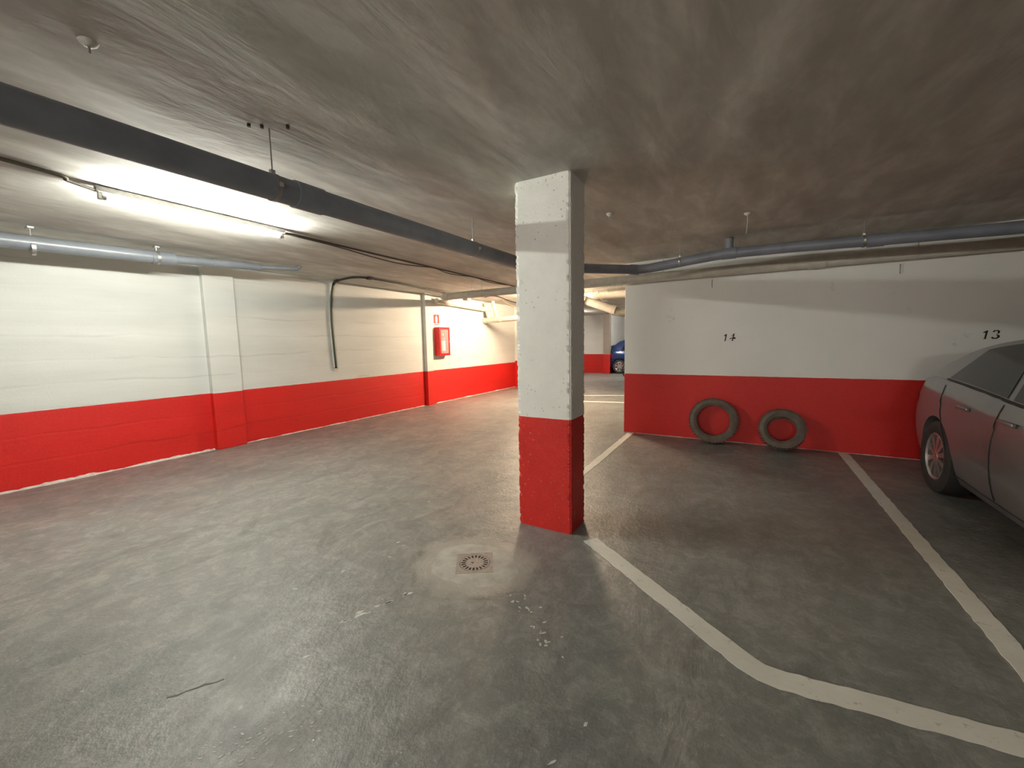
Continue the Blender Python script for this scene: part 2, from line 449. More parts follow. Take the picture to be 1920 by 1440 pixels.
for x, y in ((-2.0, 1.86), (-1.95, 1.86), (-1.93, 1.70), (-2.15, 1.2), (-1.62, .93), (-1.52, 2.18), (-2.9, 2.6), (-.45, 1.22), (-.5, 1.05), (-2.3, 2.5), (-3.2, 3.1), (-2.05, 1.45)):
    sp.append((x+rnd.gauss(0, .01), y+rnd.gauss(0, .01), rnd.uniform(.008, .018), rnd.uniform(.003, .007), rnd.uniform(.6, 1.6)))
blobs('paint_fleck', 'worn', sp, .0012)
strip('floor_crack', [(-1.90, .545), (-1.878, .572), (-1.868, .600), (-1.846, .622), (-1.838, .650), (-1.815, .672), (-1.80, .70)], .009, 'crack', .0008, 9, .004)

# ------------------------------------------------------------------ column in the middle
def column():
    bm = B(-1.430, -1.014, 2.522, 2.7955, 0, HC+.01)
    ver = [e for e in bm.edges if abs(e.verts[0].co.z-e.verts[1].co.z) > 1]
    bmesh.ops.bevel(bm, geom=ver, offset=.009, segments=2, affect='EDGES')
    for z in [i*.0125 for i in range(1, 195)]:
        bmesh.ops.bisect_plane(bm, geom=bm.verts[:]+bm.edges[:]+bm.faces[:], plane_co=(0, 0, z), plane_no=(0, 0, 1))
    cx, cy = -1.222, 2.659
    for co, no in (((cx-.178, 0, 0), (1, 0, 0)), ((cx+.178, 0, 0), (1, 0, 0)), ((0, cy-.108, 0), (0, 1, 0)), ((0, cy+.108, 0), (0, 1, 0))):
        bmesh.ops.bisect_plane(bm, geom=bm.verts[:]+bm.edges[:]+bm.faces[:], plane_co=co, plane_no=no)
    for v in bm.verts:
        ex = abs(abs(v.co.x-cx)-.208) < .011 and abs(abs(v.co.y-cy)-.1367) < .011
        amp = .009 if ex else .0
        q = noise.noise(Vector((v.co.x*9+3, v.co.y*9, v.co.z*28)))
        q2 = noise.noise(Vector((v.co.x*5+9, v.co.y*5, v.co.z*70)))
        k = (min(0, q)*1.2+min(0, q2)*.9)*amp
        v.co.x += (1 if v.co.x > cx else -1)*k; v.co.y += (1 if v.co.y > cy else -1)*k
    o = obj('column', bm, 'column', None)
    tag(o, 'square white concrete column with red painted base standing alone mid-floor', 'column'); return o
column()

# ------------------------------------------------------------------ pipes
def ring(bm, c, axis, r, w, seg=24):
    c = Vector(c); a = Vector(axis).normalized()
    return tube(bm, [c-a*w/2, c+a*w/2], r, seg)
def ring_band(c, axis, r_in, w, th=.004): 
    return ring(bmesh.new(), c, axis, r_in+th, w)
# dark drain hanging across the room, branching along the bay wall
zc = lambda y: 2.140+.0105*y
dp = thing('drain_pipe', 'dark grey hanging drain pipe crossing the ceiling and turning along the bay wall', 'pipe', (-2.1, 2.0, 2.0))
R_ = .064
A = [(-2.1, -8.99, zc(-9)), (-2.1, 3.95, zc(3.95))]
obj('main_run', T([A[0], A[1]], R_, 28), 'pvc', dp, 40)
rr = [(-2.1, 3.92, zc(3.95)), (-2.1, 4.10, 2.185), (-1.13, 5.10, 2.200), (-.27, 5.10, 2.278), (.31, 5.10, 2.272), (.81, 5.10, 2.255), (2.0, 5.10, 2.222), (4.5, 5.10, 2.17), (6.99, 5.1, 2.12)]
obj('branch_run', T(bend(rr, .14), .054, 24), 'pvc', dp, 40)
def sleeve(c, axis, r, w, mat='pvc', parent=dp, name='coupling'):
    return obj(name, ring(bmesh.new(), c, axis, r, w, 28), mat, parent, 40)
sleeve((-2.1, 1.42, zc(1.42)), (0, 1, .01), R_+.006, .16)
sleeve((-2.1, 3.93, zc(3.93)), (0, 1, .01), R_+.006, .18)
sleeve((-1.20, 5.03, 2.199), (.7, .7, 0), .060, .10)
sleeve((-.20, 5.1, 2.279), (1, 0, 0), .062, .14)
obj('branch_stub', T([(-.20, 5.1, 2.28), (-.20, 5.1, HC-.0)], .040, 20), 'pvc', dp, 40)
sleeve((1.02, 5.1, 2.247), (1, 0, 0), .060, .12)
def hanger(x, y, ztop_pipe, r, parent, axis=(0, 1, 0), rodmat='rod'):
    h = obj('hanger_rod', T([(x, y, ztop_pipe), (x, y, HC+.0)], .0035, 8), rodmat, parent, 40)
    obj('clamp_ring', ring(bmesh.new(), (x, y, ztop_pipe-r), axis, r+.003, .022, 28), 'rod', parent, 40)
    obj('clamp_ear', B(x-.010, x+.010, y-.012, y+.012, ztop_pipe-.004, ztop_pipe+.022, bev=.002), 'steel', parent)
    a = Vector(axis); side = Vector((a.y, -a.x, 0))
    for s in (-1, 1):
        c = Vector((x, y, ztop_pipe-r)) + side*s*(r+.008)
        obj('clamp_bolt', B(c.x-.008, c.x+.008, c.y-.008, c.y+.008, c.z-.010, c.z+.010, bev=.002), 'steel', parent)
    return h
for y in (1.235, 2.965): hanger(-2.1, y, zc(y)+R_, R_, dp)
for y in (-1.2, -3.4): hanger(-2.1, y, zc(y)+R_, R_, dp)
for x, z in ((-.70, 2.240), (.93, 2.25), (2.6, 2.21), (4.6, 2.168)): hanger(x, 5.1, z+.054, .054, dp, (1, 0, 0))

# light grey pipe along the left wall
lp = thing('drain_pipe', 'light grey drain pipe stepping down in size above the left wall', 'pipe', (-5.49, 1.0, 2.1))
zl = lambda y: 2.252+.068*(y-.85)
obj('wide_run', T([(-5.49, -8.99, zl(-.6)-.14), (-5.49, 1.95, zl(1.95))], .064, 28), 'pvc_l', lp, 40)
obj('coupling', ring(bmesh.new(), (-5.49, 1.96, zl(1.96)), (0, 1, .07), .068, .20, 28), 'pvc_l', lp, 40)
obj('narrow_run', T([(-5.49, 2.0, zl(2.0)), (-5.46, 2.95, 2.375)], .047, 24), 'pvc_l', lp, 40)
obj('collar', ring(bmesh.new(), (-5.475, 2.45, 2.352), (0, 1, .07), .052, .05, 24), 'pvc_l', lp, 40)
obj('end_run', T(bend([(-5.46, 2.92, 2.374), (-5.30, 3.36, 2.395), (-5.29, 3.40, 2.44)], .05), .026, 18), 'pvc_l', lp, 40)
for y in (1.03, 1.91, -1.0):
    hh = T([(-5.49, y, zl(y)+.05), (-5.49, y, HC)], .006, 8)
    obj('hanger_rod', hh, 'steel', lp, 40)
    obj('hanger_plate', B(-5.53, -5.45, y-.02, y+.02, HC-.012, HC+.004, bev=.003), 'steel', lp)
    obj('clamp_ring', ring(bmesh.new(), (-5.49, y, zl(y)), (0, 1, .07), .068 if y < 1.5 else .071, .025, 28), 'steel', lp, 40)

# painted pipe high on the bay wall, crossing to the left wall
wp = thing('service_pipe', 'cream painted pipe running high along the bay wall over to the left wall', 'pipe', (-1.5, 5.8, 2.0))
obj('wall_run', T([(6.99, 5.825, 2.20), (-4.55, 5.80, 2.20)], .062, 24), 'pipe_w', wp, 40)
obj('elbow_run', T(bend([(-4.50, 5.80, 2.20), (-4.80, 5.80, 2.20), (-5.98, 7.42, 2.285), (-5.98, 7.9, 2.28)], .16), .060, 24), 'pipe_w', wp, 40)
obj('left_run', T([(-5.985, 6.99, 2.305), (-5.985, 8.90, 2.237)], .062, 24), 'pipe_w', wp, 40)
obj('coupling', ring(bmesh.new(), (.66, 5.81, 2.20), (1, 0, 0), .072, .16, 28), 'pipe_w', wp, 40)
obj('coupling', ring(bmesh.new(), (-2.9, 5.80, 2.20), (1, 0, 0), .070, .14, 28), 'pipe_w', wp, 40)
obj('coupling', ring(bmesh.new(), (-4.72, 5.80, 2.20), (1, 0, 0), .070, .12, 28), 'pipe_w', wp, 40)
for x in (-4.15, -3.95, -1.0, 1.5, 3.5):
    obj('hanger_rod', T([(x, 5.80, 2.25), (x, 5.80, HC)], .005, 8), 'steel', wp, 40)
    obj('clamp_ring', ring(bmesh.new(), (x, 5.81, 2.20), (1, 0, 0), .066, .02, 28), 'pipe_w', wp, 40)
# wall hooks below it
for x, z in ((-.41, 2.06), (1.39, 2.055)):
    tag(obj('wall_hook', T(smooth_path([(x, YR+.01, z+.05), (x, YR-.02, z+.045), (x, YR-.022, z-.03), (x+.004, YR-.014, z-.045)], 4), .004, 8), 'rod', None, 40), 'small rusty wire hook under the cream pipe, %s' % ('nearest the wall end' if x < 0 else 'above the tyre bay divider'), 'hook')

# cross pipe with two slanted branches further down the left wall
bp = thing('branch_pipe', 'cream pipe with two slanted branches at the far end of left wall', 'pipe', (-5.6, 9.0, 1.8))
obj('cross_run', T([(-6.09, 9.0, 1.945), (-3.4, 9.02, 2.03)], .072, 24), 'pipe_w', bp, 40)
obj('slanted_branch', T(bend([(-6.02, 8.98, 2.40), (-6.01, 8.98, 2.30), (-5.90, 9.0, 1.97)], .06), .055, 20), 'pipe_w', bp, 40)
obj('slanted_branch', T(bend([(-5.80, 9.0, 2.44), (-5.78, 9.0, 2.32), (-5.66, 9.0, 1.98)], .06), .048, 20), 'pipe_w', bp, 40)
obj('coupling', ring(bmesh.new(), (-5.66, 9.0, 1.96), (1, 0, .03), .080, .22, 28), 'pipe_w', bp, 40)
obj('end_cap', ring(bmesh.new(), (-6.05, 9.0, 1.946), (1, 0, .03), .080, .07, 28), 'pipe_w', bp, 40)

# pipes seen through the gap behind the bay wall
gp = thing('gap_pipe', 'cream horizontal pipe seen through the gap beside the bay wall', 'pipe', (-2.6, 8.6, 2.2))
obj('pipe_run', T([(-3.35, 8.6, 2.335), (1.5, 8.55, 2.29)], .080, 24), 'pipe_w', gp, 40)
obj('collar', ring(bmesh.new(), (-2.85, 8.6, 2.33), (1, 0, 0), .088, .09, 28), 'pipe_w', gp, 40)
for x in (-2.75, -2.55): obj('hanger_strap', T([(x, 8.6, 2.26), (x-.04, 8.5, HC)], .006, 8), 'steel', gp, 40)
gq = thing('gap_pipe', 'brown slanted pipe ending in a grey pipe, seen through the gap', 'pipe', (-2.6, 8.2, 1.9))
obj('slanted_run', T([(-3.3, 8.22, 2.33), (-2.33, 8.2, 1.965)], .082, 24), 'pipe_w', gq, 40)
obj('coupling', ring(bmesh.new(), (-2.36, 8.2, 1.976), (.93, 0, -.36), .092, .10, 28), 'pipe_w', gq, 40)
obj('collar', ring(bmesh.new(), (-2.98, 8.2, 2.21), (.93, 0, -.36), .092, .07, 28), 'pipe_w', gq, 40)
obj('grey_run', T(bend([(-2.36, 8.2, 1.955), (-2.20, 8.2, 1.905), (1.0, 8.2, 1.82)], .08), .078, 24), simple('olive_pipe', (.30, .29, .23), .5), gq, 40)
gt = thing('cable_tray', 'pale twin cable conduits on the ceiling above the gap', 'conduit', (-2.3, 7.7, 2.38))
for k, dy in enumerate((0, .16)):
    obj('conduit', T([(-2.95, 7.70+dy, HC-.035-.012*k), (1.0, 7.66+dy, HC-.035-.012*k)], .016, 12), 'body_w', gt, 40)
for x in (-2.7, -2.3): obj('saddle_clip', B(x-.012, x+.012, 7.66, 7.90, HC-.025, HC+.002), 'steel', gt)
tag(obj('hanging_wire', T(smooth_path([(-2.75, 7.9, 2.41), (-2.70, 7.9, 2.30), (-2.66, 7.9, 2.20), (-2.62, 7.9, 2.32), (-2.60, 7.9, 2.36), (-2.55, 7.9, 2.22), (-2.50, 7.9, 2.15), (-2.40, 7.9, 2.13)], 6), .006, 8), 'body_w', None, 40), 'pale zigzag loose wire dangling among pipes in the gap', 'wire')

# ------------------------------------------------------------------ lamps
def lamp(label, x, y0, y1, col, strength, group=None, across=False):
    t = thing('tube_lamp', label, 'lamp', (x, (y0+y1)/2, HC-.08), 0, group)
    zt = HC-.064
    obj('batten', B(x-.024, x+.024, y0-.03, y1+.03, HC-.036, HC+.003, bev=.004), 'body_w', t)
    for yy in (y0, y1):
        s = 1 if yy == y1 else -1
        obj('lamp_holder', B(x-.015, x+.015, yy-.012 + s*.008, yy+.012+s*.008, zt-.018, HC-.030, bev=.004), 'cap', t)
    obj('tube', T([(x, y0, zt), (x, y1, zt)], .017, 20), emis('tube_glow', col, strength), t, 40)
    for yy, s in ((y0, 1), (y1, -1)):
        obj('tube_cap', T([(x, yy-.002*s, zt), (x, yy+.022*s, zt)], .0178, 16), 'steel', t, 40)
    if across: t.rotation_euler = (0, 0, PI/2)
    return t
lamp('lit white fluorescent tube on ceiling above the left wall', -3.775, 1.05, 2.26, (1.0, 1.0, .90), LAMP_COOL)
lamp('warm fluorescent tube on ceiling hidden behind the column', -3.85, 7.50, 8.70, (1.0, .75, .52), LAMP_WARM)
lamp('fluorescent tube on ceiling of the far lane', -5.6, 13.3, 14.5, (1.0, .88, .74), LAMP_FAR)
lamp('added unseen tube behind the bay wall lighting the blue car area', -2.2, 15.0, 16.2, (1.0, .93, .84), LAMP_FAR*1.2)  # hidden tube put in to brighten the wall behind the blue car
lamp('added fill tube behind the camera on the left', -1.4, -6.9, -5.7, (1.0, .94, .83), REAR_FILL, None, True)  # this tube and the next are added fill light, out of view
lamp('added fill tube behind the camera on the right', 1.5, -6.9, -5.7, (1.0, .94, .83), REAR_FILL, None, True)

# ------------------------------------------------------------------ cables
zca = HC-.016
tag(obj('ceiling_cable', T(smooth_path([(-3.79, 2.30, zca-.01), (-3.80, 2.5, zca), (-3.83, 3.4, zca), (-3.85, 4.6, zca), (-3.87, 6.0, zca), (-3.86, 7.45, zca)], 6), .011, 10), 'cable', None, 40), 'taut brown cable on ceiling leading from the lit tube to the column', 'cable')
tag(obj('sagging_cable', T(smooth_path([(-3.76, 2.28, 2.40), (-3.78, 2.60, 2.40), (-3.80, 2.95, 2.395), (-3.82, 3.40, 2.375), (-3.82, 3.80, 2.368), (-3.83, 4.20, 2.395), (-3.83, 4.45, 2.412), (-3.84, 4.75, 2.385), (-3.84, 5.05, 2.392), (-3.85, 5.45, 2.415), (-3.86, 5.9, 2.39), (-3.87, 6.5, 2.41)], 6), .007, 10), 'cable', None, 40), 'thin cable sagging in loops beside the taut ceiling cable', 'cable')
tag(obj('lamp_cable', T(smooth_path([(-3.77, 1.02, HC-.03), (-3.70, .88, zca-.012), (-3.66, .80, zca), (-3.60, .2, zca), (-3.58, -1.5, zca), (-3.58, -5.9, zca)], 6), .012, 10), 'cable', None, 40), 'dark cable entering the near end of the lit tube', 'cable')
gc = thing('conduit', 'dark green conduit dropping down the left wall from a curved ceiling cable', 'conduit', (-6.05, 4.42, .96))
obj('drop_tube', T(smooth_path([(-6.062, 4.415, .985), (-6.062, 4.40, 1.3), (-6.062, 4.385, 1.75), (-6.062, 4.40, 2.1), (-6.055, 4.44, 2.33), (-6.04, 4.45, 2.39)], 5), .017, 12), 'green', gc, 40)
obj('elbow', T(smooth_path([(-6.045, 4.45, 2.375), (-5.99, 4.44, 2.412), (-5.86, 4.40, 2.418)], 5), .022, 12), 'black', gc, 40)
obj('ceiling_tube', T(smooth_path([(-5.90, 4.41, 2.417), (-5.62, 4.36, 2.420), (-5.38, 4.36, 2.420), (-5.27, 4.52, 2.418), (-5.27, 4.86, 2.416), (-5.30, 5.36, 2.414), (-5.38, 6.0, 2.41), (-5.56, 7.05, 2.41), (-5.6, 7.545, 2.41)], 6), .016, 12), 'black', gc, 40)
obj('saddle_clip', B(-5.30, -5.22, 4.50, 4.58, 2.395, HC, bev=.006), 'black', gc)
obj('end_boss', lathe(bmesh.new(), [(.022, 0), (.026, .012), (.020, .02), (.0, .02)], 16, Matrix.Translation((-6.062, 4.415, .972))), 'green', gc, 40)
fl = thing('plaster_patch', 'rough broken plaster patch below the green conduit end', 'patch', (XL, 4.41, .88))
bmp = bmesh.new()
poly = [(random.uniform(.5, 1)*.075*math.cos(a*PI/7), .045*math.sin(a*PI/7)*random.uniform(.5, 1)) for a in range(14)]
prism(bmp, poly, lambda u, v, d: Vector((XL+d, 4.43+u, .945+v)), .012); obj('patch', bmp, 'chip', fl)
jb = thing('junction_box', 'small brown junction box on ceiling by the left wall pipe', 'box', (-5.62, 7.62, 2.34))
obj('box_body', B(-5.69, -5.55, 7.56, 7.70, 2.345, HC+.002, bev=.006), 'box', jb)
obj('box_lid', B(-5.685, -5.555, 7.565, 7.695, 2.335, 2.347, bev=.003), 'box', jb)
tag(obj('drooping_cable', T(smooth_path([(-5.3, 7.9, 2.415), (-5.0, 7.7, 2.40), (-4.75, 7.6, 2.36), (-4.5, 7.55, 2.27), (-4.28, 7.5, 2.20), (-4.1, 7.5, 2.19), (-3.7, 7.5, 2.22)], 6), .011, 10), 'cable', None, 40), 'dark cable drooping below the cream pipe beside the column', 'cable')
tag(obj('drooping_cable', T(smooth_path([(-5.3, 8.6, 2.41), (-5.05, 8.55, 2.28), (-4.85, 8.5, 2.215), (-4.6, 8.45, 2.21), (-4.2, 8.4, 2.24)], 6), .010, 10), simple('tan_cable', (.30, .21, .13), .55), None, 40), 'tan cable drooping lowest, just above the branch pipe', 'cable')

# anchors left in the ceiling
def anchor(x, y, stub, label):
    t = thing('ceiling_anchor', label, 'anchor', (x, y, HC-.1))
    obj('plaster_boss', lathe(bmesh.new(), [(.0, -.016), (.014, -.014), (.024, -.006), (.034, .012)], 14, Matrix.Translation((x, y, HC))), 'chip', t, 50)
    obj('wire_stub', T(smooth_path([(x, y, HC), (x+.002, y, HC-stub*.5), (x-.004, y+.002, HC-stub)], 3), .004, 8), 'rod', t, 40)
anchor(-2.055, .584, .035, 'short bolt stub in a plaster boss on ceiling, upper left')
anchor(-.03, 4.20, .17, 'thin wire hanging from a plaster boss in front of the bay wall')
anchor(-1.06, 3.55, .03, 'small bolt stub on ceiling just behind the column')
for k, (x, y) in enumerate(((-2.14, 1.16), (-2.10, 1.20), (-2.0, 1.27))):
    tag(obj('drill_hole', lathe(bmesh.new(), [(.0, -.0135), (.008, -.0135), (.008, .01)], 10, Matrix.Translation((x, y, HC))), 'iron_d', None), ['leftmost dark drill hole in ceiling by the nearest hanger rod', 'middle dark drill hole in ceiling by the nearest hanger rod', 'rightmost dark drill hole in ceiling past the nearest hanger rod'][k], 'hole', 'drill holes by the hanger rod')

# ------------------------------------------------------------------ stencilled bay numbers (flat print on the wall)
G = {
 '1': [[(.02, .78), (.30, .98), (.42, .98), (.38, .06), (.46, .0), (.12, .0), (.22, .08), (.24, .72), (.06, .70)]],
 '4': [[(.52, 1.0), (.74, 1.02), (.70, .56), (.50, .56)], [(.48, .80), (.40, .82), (.30, .60), (.36, .62)], [(.12, .26), (.34, .46), (.44, .44), (.40, .30), (.24, .22)], [(.48, .52), (.70, .54), (.92, .48), (.96, .32), (.84, .24), (.66, .30), (.66, .10), (.76, .02), (.40, .0), (.50, .10)]],
 '3': [[(.08, .80), (.20, .98), (.52, 1.0), (.72, .88), (.70, .66), (.50, .54), (.46, .60), (.54, .70), (.52, .86), (.34, .90), (.24, .76)], [(.50, .50), (.74, .42), (.80, .20), (.60, .02), (.26, .0), (.06, .16), (.20, .26), (.34, .12), (.54, .16), (.58, .34), (.44, .44)]],
}
def number(txt, x, z, h, slant=.12):
    bm = bmesh.new(); u0 = x
    for ch in txt:
        for poly in G[ch]:
            pts = [(u0+(u+slant*v)*h*.95, z+v*h) for u, v in poly]
            prism(bm, pts, lambda u, v, d: Vector((u, YR-d, v)), .0012)
        u0 += h*.66 if ch == '1' else h*.9
    o = obj('stencil_number', bm, 'stencil', wr); o['label'] = 'black stencilled bay number %s' % txt
number('14', -.265, 1.322, .090)
number('13', 2.045, 1.300, .088, .10)

# ------------------------------------------------------------------ fire cabinet, extinguisher, sign
cx0, cx1, cy0, cy1, cz0, cz1 = XL, XL+.150, 7.00, 7.36, 1.085, 1.725
fc = thing('fire_cabinet', 'red metal fire extinguisher cabinet with clear front on the left wall', 'cabinet', (XL, 7.18, cz0))
bm = bmesh.new()
box(bm, cx0, cx0+.006, cy0, cy1, cz0, cz1); box(bm, cx0+.006, cx1-.012, cy0, cy0+.006, cz0, cz1); box(bm, cx0+.006, cx1-.012, cy1-.006, cy1, cz0, cz1)
box(bm, cx0+.006, cx1-.012, cy0+.006, cy1-.006, cz1-.006, cz1); box(bm, cx0+.006, cx1-.012, cy0+.006, cy1-.006, cz0, cz0+.006)
obj('cabinet_body', bm, 'red_metal', fc)
bm = bmesh.new()
for a in ((cy0, cy0+.045, cz0, cz1), (cy1-.045, cy1, cz0, cz1), (cy0+.045, cy1-.045, cz1-.05, cz1), (cy0+.045, cy1-.045, cz0, cz0+.05)):
    box(bm, cx1-.012, cx1, a[0], a[1], a[2], a[3])
dr = obj('door_frame', bm, 'red_metal', fc)
obj('door_pane', B(cx1-.008, cx1-.005, cy0+.04, cy1-.04, cz0+.045, cz1-.045), 'pane', dr)
obj('door_lock', lathe(bmesh.new(), [(0, 0), (.012, 0), (.012, .008), (0, .008)], 14, Matrix.Translation((cx1, cy1-.022, 1.40)) @ Matrix.Rotation(PI/2, 4, 'Y')), 'steel', dr)
for z in (1.2, 1.6): obj('hinge', T([(cx1-.004, cy0-.003, z-.03), (cx1-.004, cy0-.003, z+.03)], .006, 10), 'red_metal', dr)
ex = thing('fire_extinguisher', 'red fire extinguisher with pale label standing inside the cabinet', 'extinguisher', (XL+.075, 7.19, cz0+.006))
ec = Matrix.Translation((XL+.073, 7.19, cz0+.006))
obj('cylinder', lathe(bmesh.new(), [(0, 0), (.055, 0), (.060, .01), (.060, .36), (.052, .40), (.030, .43), (.018, .44), (.018, .455), (0, .455)], 24, ec), 'red_metal', ex, 40)
bm = bmesh.new()
for k in range(12):
    pass
lathe(bm, [(.0605, .10), (.0612, .10), (.0612, .33), (.0605, .33)], 24, ec, closed=True)
obj('label', bm, 'ext_label', ex, 40)
obj('valve', lathe(bmesh.new(), [(0, .455), (.016, .455), (.016, .49), (.022, .495), (.022, .505), (0, .505)], 14, ec), 'steel', ex, 40)
obj('handle', B(XL+.035, XL+.125, 7.18, 7.20, cz0+.515, cz0+.530, bev=.003), 'black', ex)
obj('hose', T(smooth_path([(XL+.085, 7.205, cz0+.49), (XL+.09, 7.25, cz0+.47), (XL+.09, 7.275, cz0+.40), (XL+.088, 7.27, cz0+.25), (XL+.085, 7.262, cz0+.12)], 5), .009, 10), 'black', ex, 40)
obj('pressure_gauge', lathe(bmesh.new(), [(0, 0), (.013, 0), (.013, .008), (0, .008)], 14, Matrix.Translation((XL+.094, 7.19, cz0+.475)) @ Matrix.Rotation(PI/2, 4, 'Y')), 'ext_label', ex)
sg = thing('fire_sign', 'small red and white extinguisher sign above the red cabinet', 'sign', (XL, 7.085, 1.755))
obj('sign_plate', B(XL, XL+.004, 6.985, 7.185, 1.755, 2.018), 'sign_w', sg)
obj('red_field', B(XL+.004, XL+.005, 6.99, 7.18, 1.815, 2.012), 'sign_r', sg)
bm = bmesh.new()
f = lambda u, v, d: Vector((XL+.005+d, 7.085+u, 1.83+v))
prism(bm, [(-.032, 0), (.032, 0), (.034, .11), (.022, .128), (.010, .132), (.010, .155), (-.010, .155), (-.010, .132), (-.022, .128), (-.034, .11)], f, .001)
obj('pictogram', bm, 'sign_w', sg)
obj('caption_bar', B(XL+.004, XL+.005, 7.00, 7.17, 1.778, 1.796), 'sign_r', sg)

# ------------------------------------------------------------------ floor drain
dx, dy, da = -1.397, 1.899, math.radians(34)
fd = thing('floor_drain', 'square floor drain cover with a ring of dark slots beside the column', 'drain', (dx, dy, 0))
def rot(u, v): return (dx+u*math.cos(da)-v*math.sin(da), dy+u*math.sin(da)+v*math.cos(da))
bm = bmesh.new(); rnd = random.Random(21); n = 40; pts = []
for k in range(n):
    a = 2*PI*k/n
    q = 1+.18*noise.noise(Vector((math.cos(a)*1.5, math.sin(a)*1.5, 4)))+rnd.uniform(-.03, .03)
    pts.append((dx-.01+.27*q*math.cos(a)*1.0, dy+.0+.24*q*math.sin(a)))
cin = [bm.verts.new((dx+.10*math.cos(2*PI*k/n), dy+.10*math.sin(2*PI*k/n), .006)) for k in range(n)]; mid = [bm.verts.new((dx+(x-dx)*.8, dy+(y-dy)*.8, .006+rnd.uniform(-.001, .001))) for x, y in pts]; out = [bm.verts.new((x, y, 0.0)) for x, y in pts]
for k in range(n):
    bm.faces.new((cin[k], mid[k], mid[(k+1) % n], cin[(k+1) % n])); bm.faces.new((mid[k], out[k], out[(k+1) % n], mid[(k+1) % n]))
patch = obj('mortar_patch', bm, 'mortar', floor, 60)
bm = bmesh.new(); S = .112
for a, b, c2, d in ((-S, S, S-.010, S), (-S, S, -S, -S+.010), (-S, -S+.010, -S+.010, S-.010), (S-.010, S, -S+.010, S-.010)):
    vs = [rot(a, c2), rot(b, c2), rot(b, d), rot(a, d)]
    prism(bm, vs, lambda u, v, dd: Vector((u, v, .005+dd)), .0055)
obj('frame', bm, 'iron', fd)
# cover with real radial slots
bm = bmesh.new(); NS = 20; r0, r1, rout = .056, .083, .092
def ringp(r, a): return (r*math.cos(a), r*math.sin(a))
zt = .0100; zb_ = .0078
def quadprism(bm, poly):
    prism(bm, [rot(*p) for p in poly], lambda u, v, d: Vector((u, v, zb_+d)), zt-zb_)
for k in range(NS):
    a0 = 2*PI*k/NS; a1 = a0+2*PI/NS*.46; a2 = a0+2*PI/NS
    quadprism(bm, [ringp(r0, a0), ringp(r1, a0), ringp(r1, a1), ringp(r0, a1)])
    quadprism(bm, [ringp(r1, a0), ringp(rout, a0), ringp(rout, a2), ringp(r1, a2), ringp(r1, a1)])
quadprism(bm, [ringp(r0, 2*PI*k/60) for k in range(60)])
obj('grate', bm, 'iron', fd)
bm = bmesh.new()
q = S-.010
sq = []
for k in range(60):
    a = 2*PI*k/60; cc, ss = math.cos(a), math.sin(a); m = q/max(abs(cc), abs(ss)); sq.append((m*cc, m*ss))
for k in range(60):
    a0, a1 = 2*PI*k/60, 2*PI*(k+1)/60
    prism(bm, [rot(*ringp(.0945, a0)), rot(*sq[k]), rot(*sq[(k+1) % 60]), rot(*ringp(.0945, a1))], lambda u, v, d: Vector((u, v, .005+d)), .0045)
obj('cover_plate', bm, 'iron', fd)
obj('sump', lathe(bmesh.new(), [(0, .0062), (.0945, .0062), (.0945, .0072), (0, .0072)], 40, Matrix.Translation((dx, dy, 0))), 'iron_d', fd)
obj('lift_slot', B(dx-.020, dx-.004, dy-.012, dy-.004, .0099, .0106), 'iron_d', fd)

fd.location.z = -.0032
# ------------------------------------------------------------------ loose tyres against the wall
def tyre_prof(R, rh, w):
    h = w/2
    return [(rh, -h*.62), (rh+.012, -h*.80), (rh+(R-rh)*.45, -h*1.0), (R-.030, -h*.96), (R-.008, -h*.82), (R, -h*.6), (R, -h*.36), (R-.007, -h*.34), (R-.007, -h*.28), (R+.001, -h*.26), (R+.002, -h*.05), (R-.006, -h*.03), (R-.006, h*.03), (R+.002, h*.05), (R+.001, h*.26), (R-.007, h*.28), (R-.007, h*.34), (R, h*.36), (R, h*.6), (R-.008, h*.82), (R-.030, h*.96), (rh+(R-rh)*.45, h), (rh+.012, h*.80), (rh, h*.62), (rh+.008, h*.5), (R-.022, h*.72), (R-.016, 0), (R-.022, -h*.72), (rh+.008, -h*.5)]
def tyre(x, R, rh, w, alpha, yawz, label):
    hw = w/2; a = math.radians(alpha)
    zc_ = R*math.cos(a)+hw*math.sin(a)+.001; yc_ = YR-.014-R*math.sin(a)-hw*math.cos(a)
    mt = Matrix.Translation((x, yc_, zc_)) @ Matrix.Rotation(math.radians(yawz), 4, 'Z') @ Matrix.Rotation(PI/2-a, 4, 'X')
    t = thing('tyre', label, 'tyre', (x, yc_, 0), 0, 'loose tyres leaning on the bay wall')
    o = obj('carcass', lathe(bmesh.new(), tyre_prof(R, rh, w), 48, mt, closed=True), 'rubber_old', t, 35)
    bm = bmesh.new()
    for k in range(44):
        am = mt @ Matrix.Rotation(2*PI*k/44, 4, 'Z')
        for s in (-1, 1):
            r = bmesh.ops.create_cube(bm, size=1, matrix=am @ Matrix.Translation((R-.001, 0, s*hw*.66)) @ Matrix.Rotation(s*.35, 4, 'X') @ Matrix.Diagonal((.010, .026, hw*.42, 1)))
    tb = obj('tread_blocks', bm, 'rubber_old', t); tb['kind'] = 'stuff'
    bm = bmesh.new()
    for s in (-1, 1):
        lathe(bm, [(rh+.030, s*hw*.93), (rh+.034, s*hw*.985), (rh+.040, s*hw*.94)], 48, mt, closed=True)
    obj('bead_ridge', bm, 'rubber_old', t, 40)
tyre(-.335, .285, .193, .155, 9, 0, 'larger worn tyre leaning upright on the red wall, nearer the wall end')
tyre(.405, .236, .146, .175, 22, -4, 'smaller thicker tyre leaning back on the red wall, nearer the parked car')

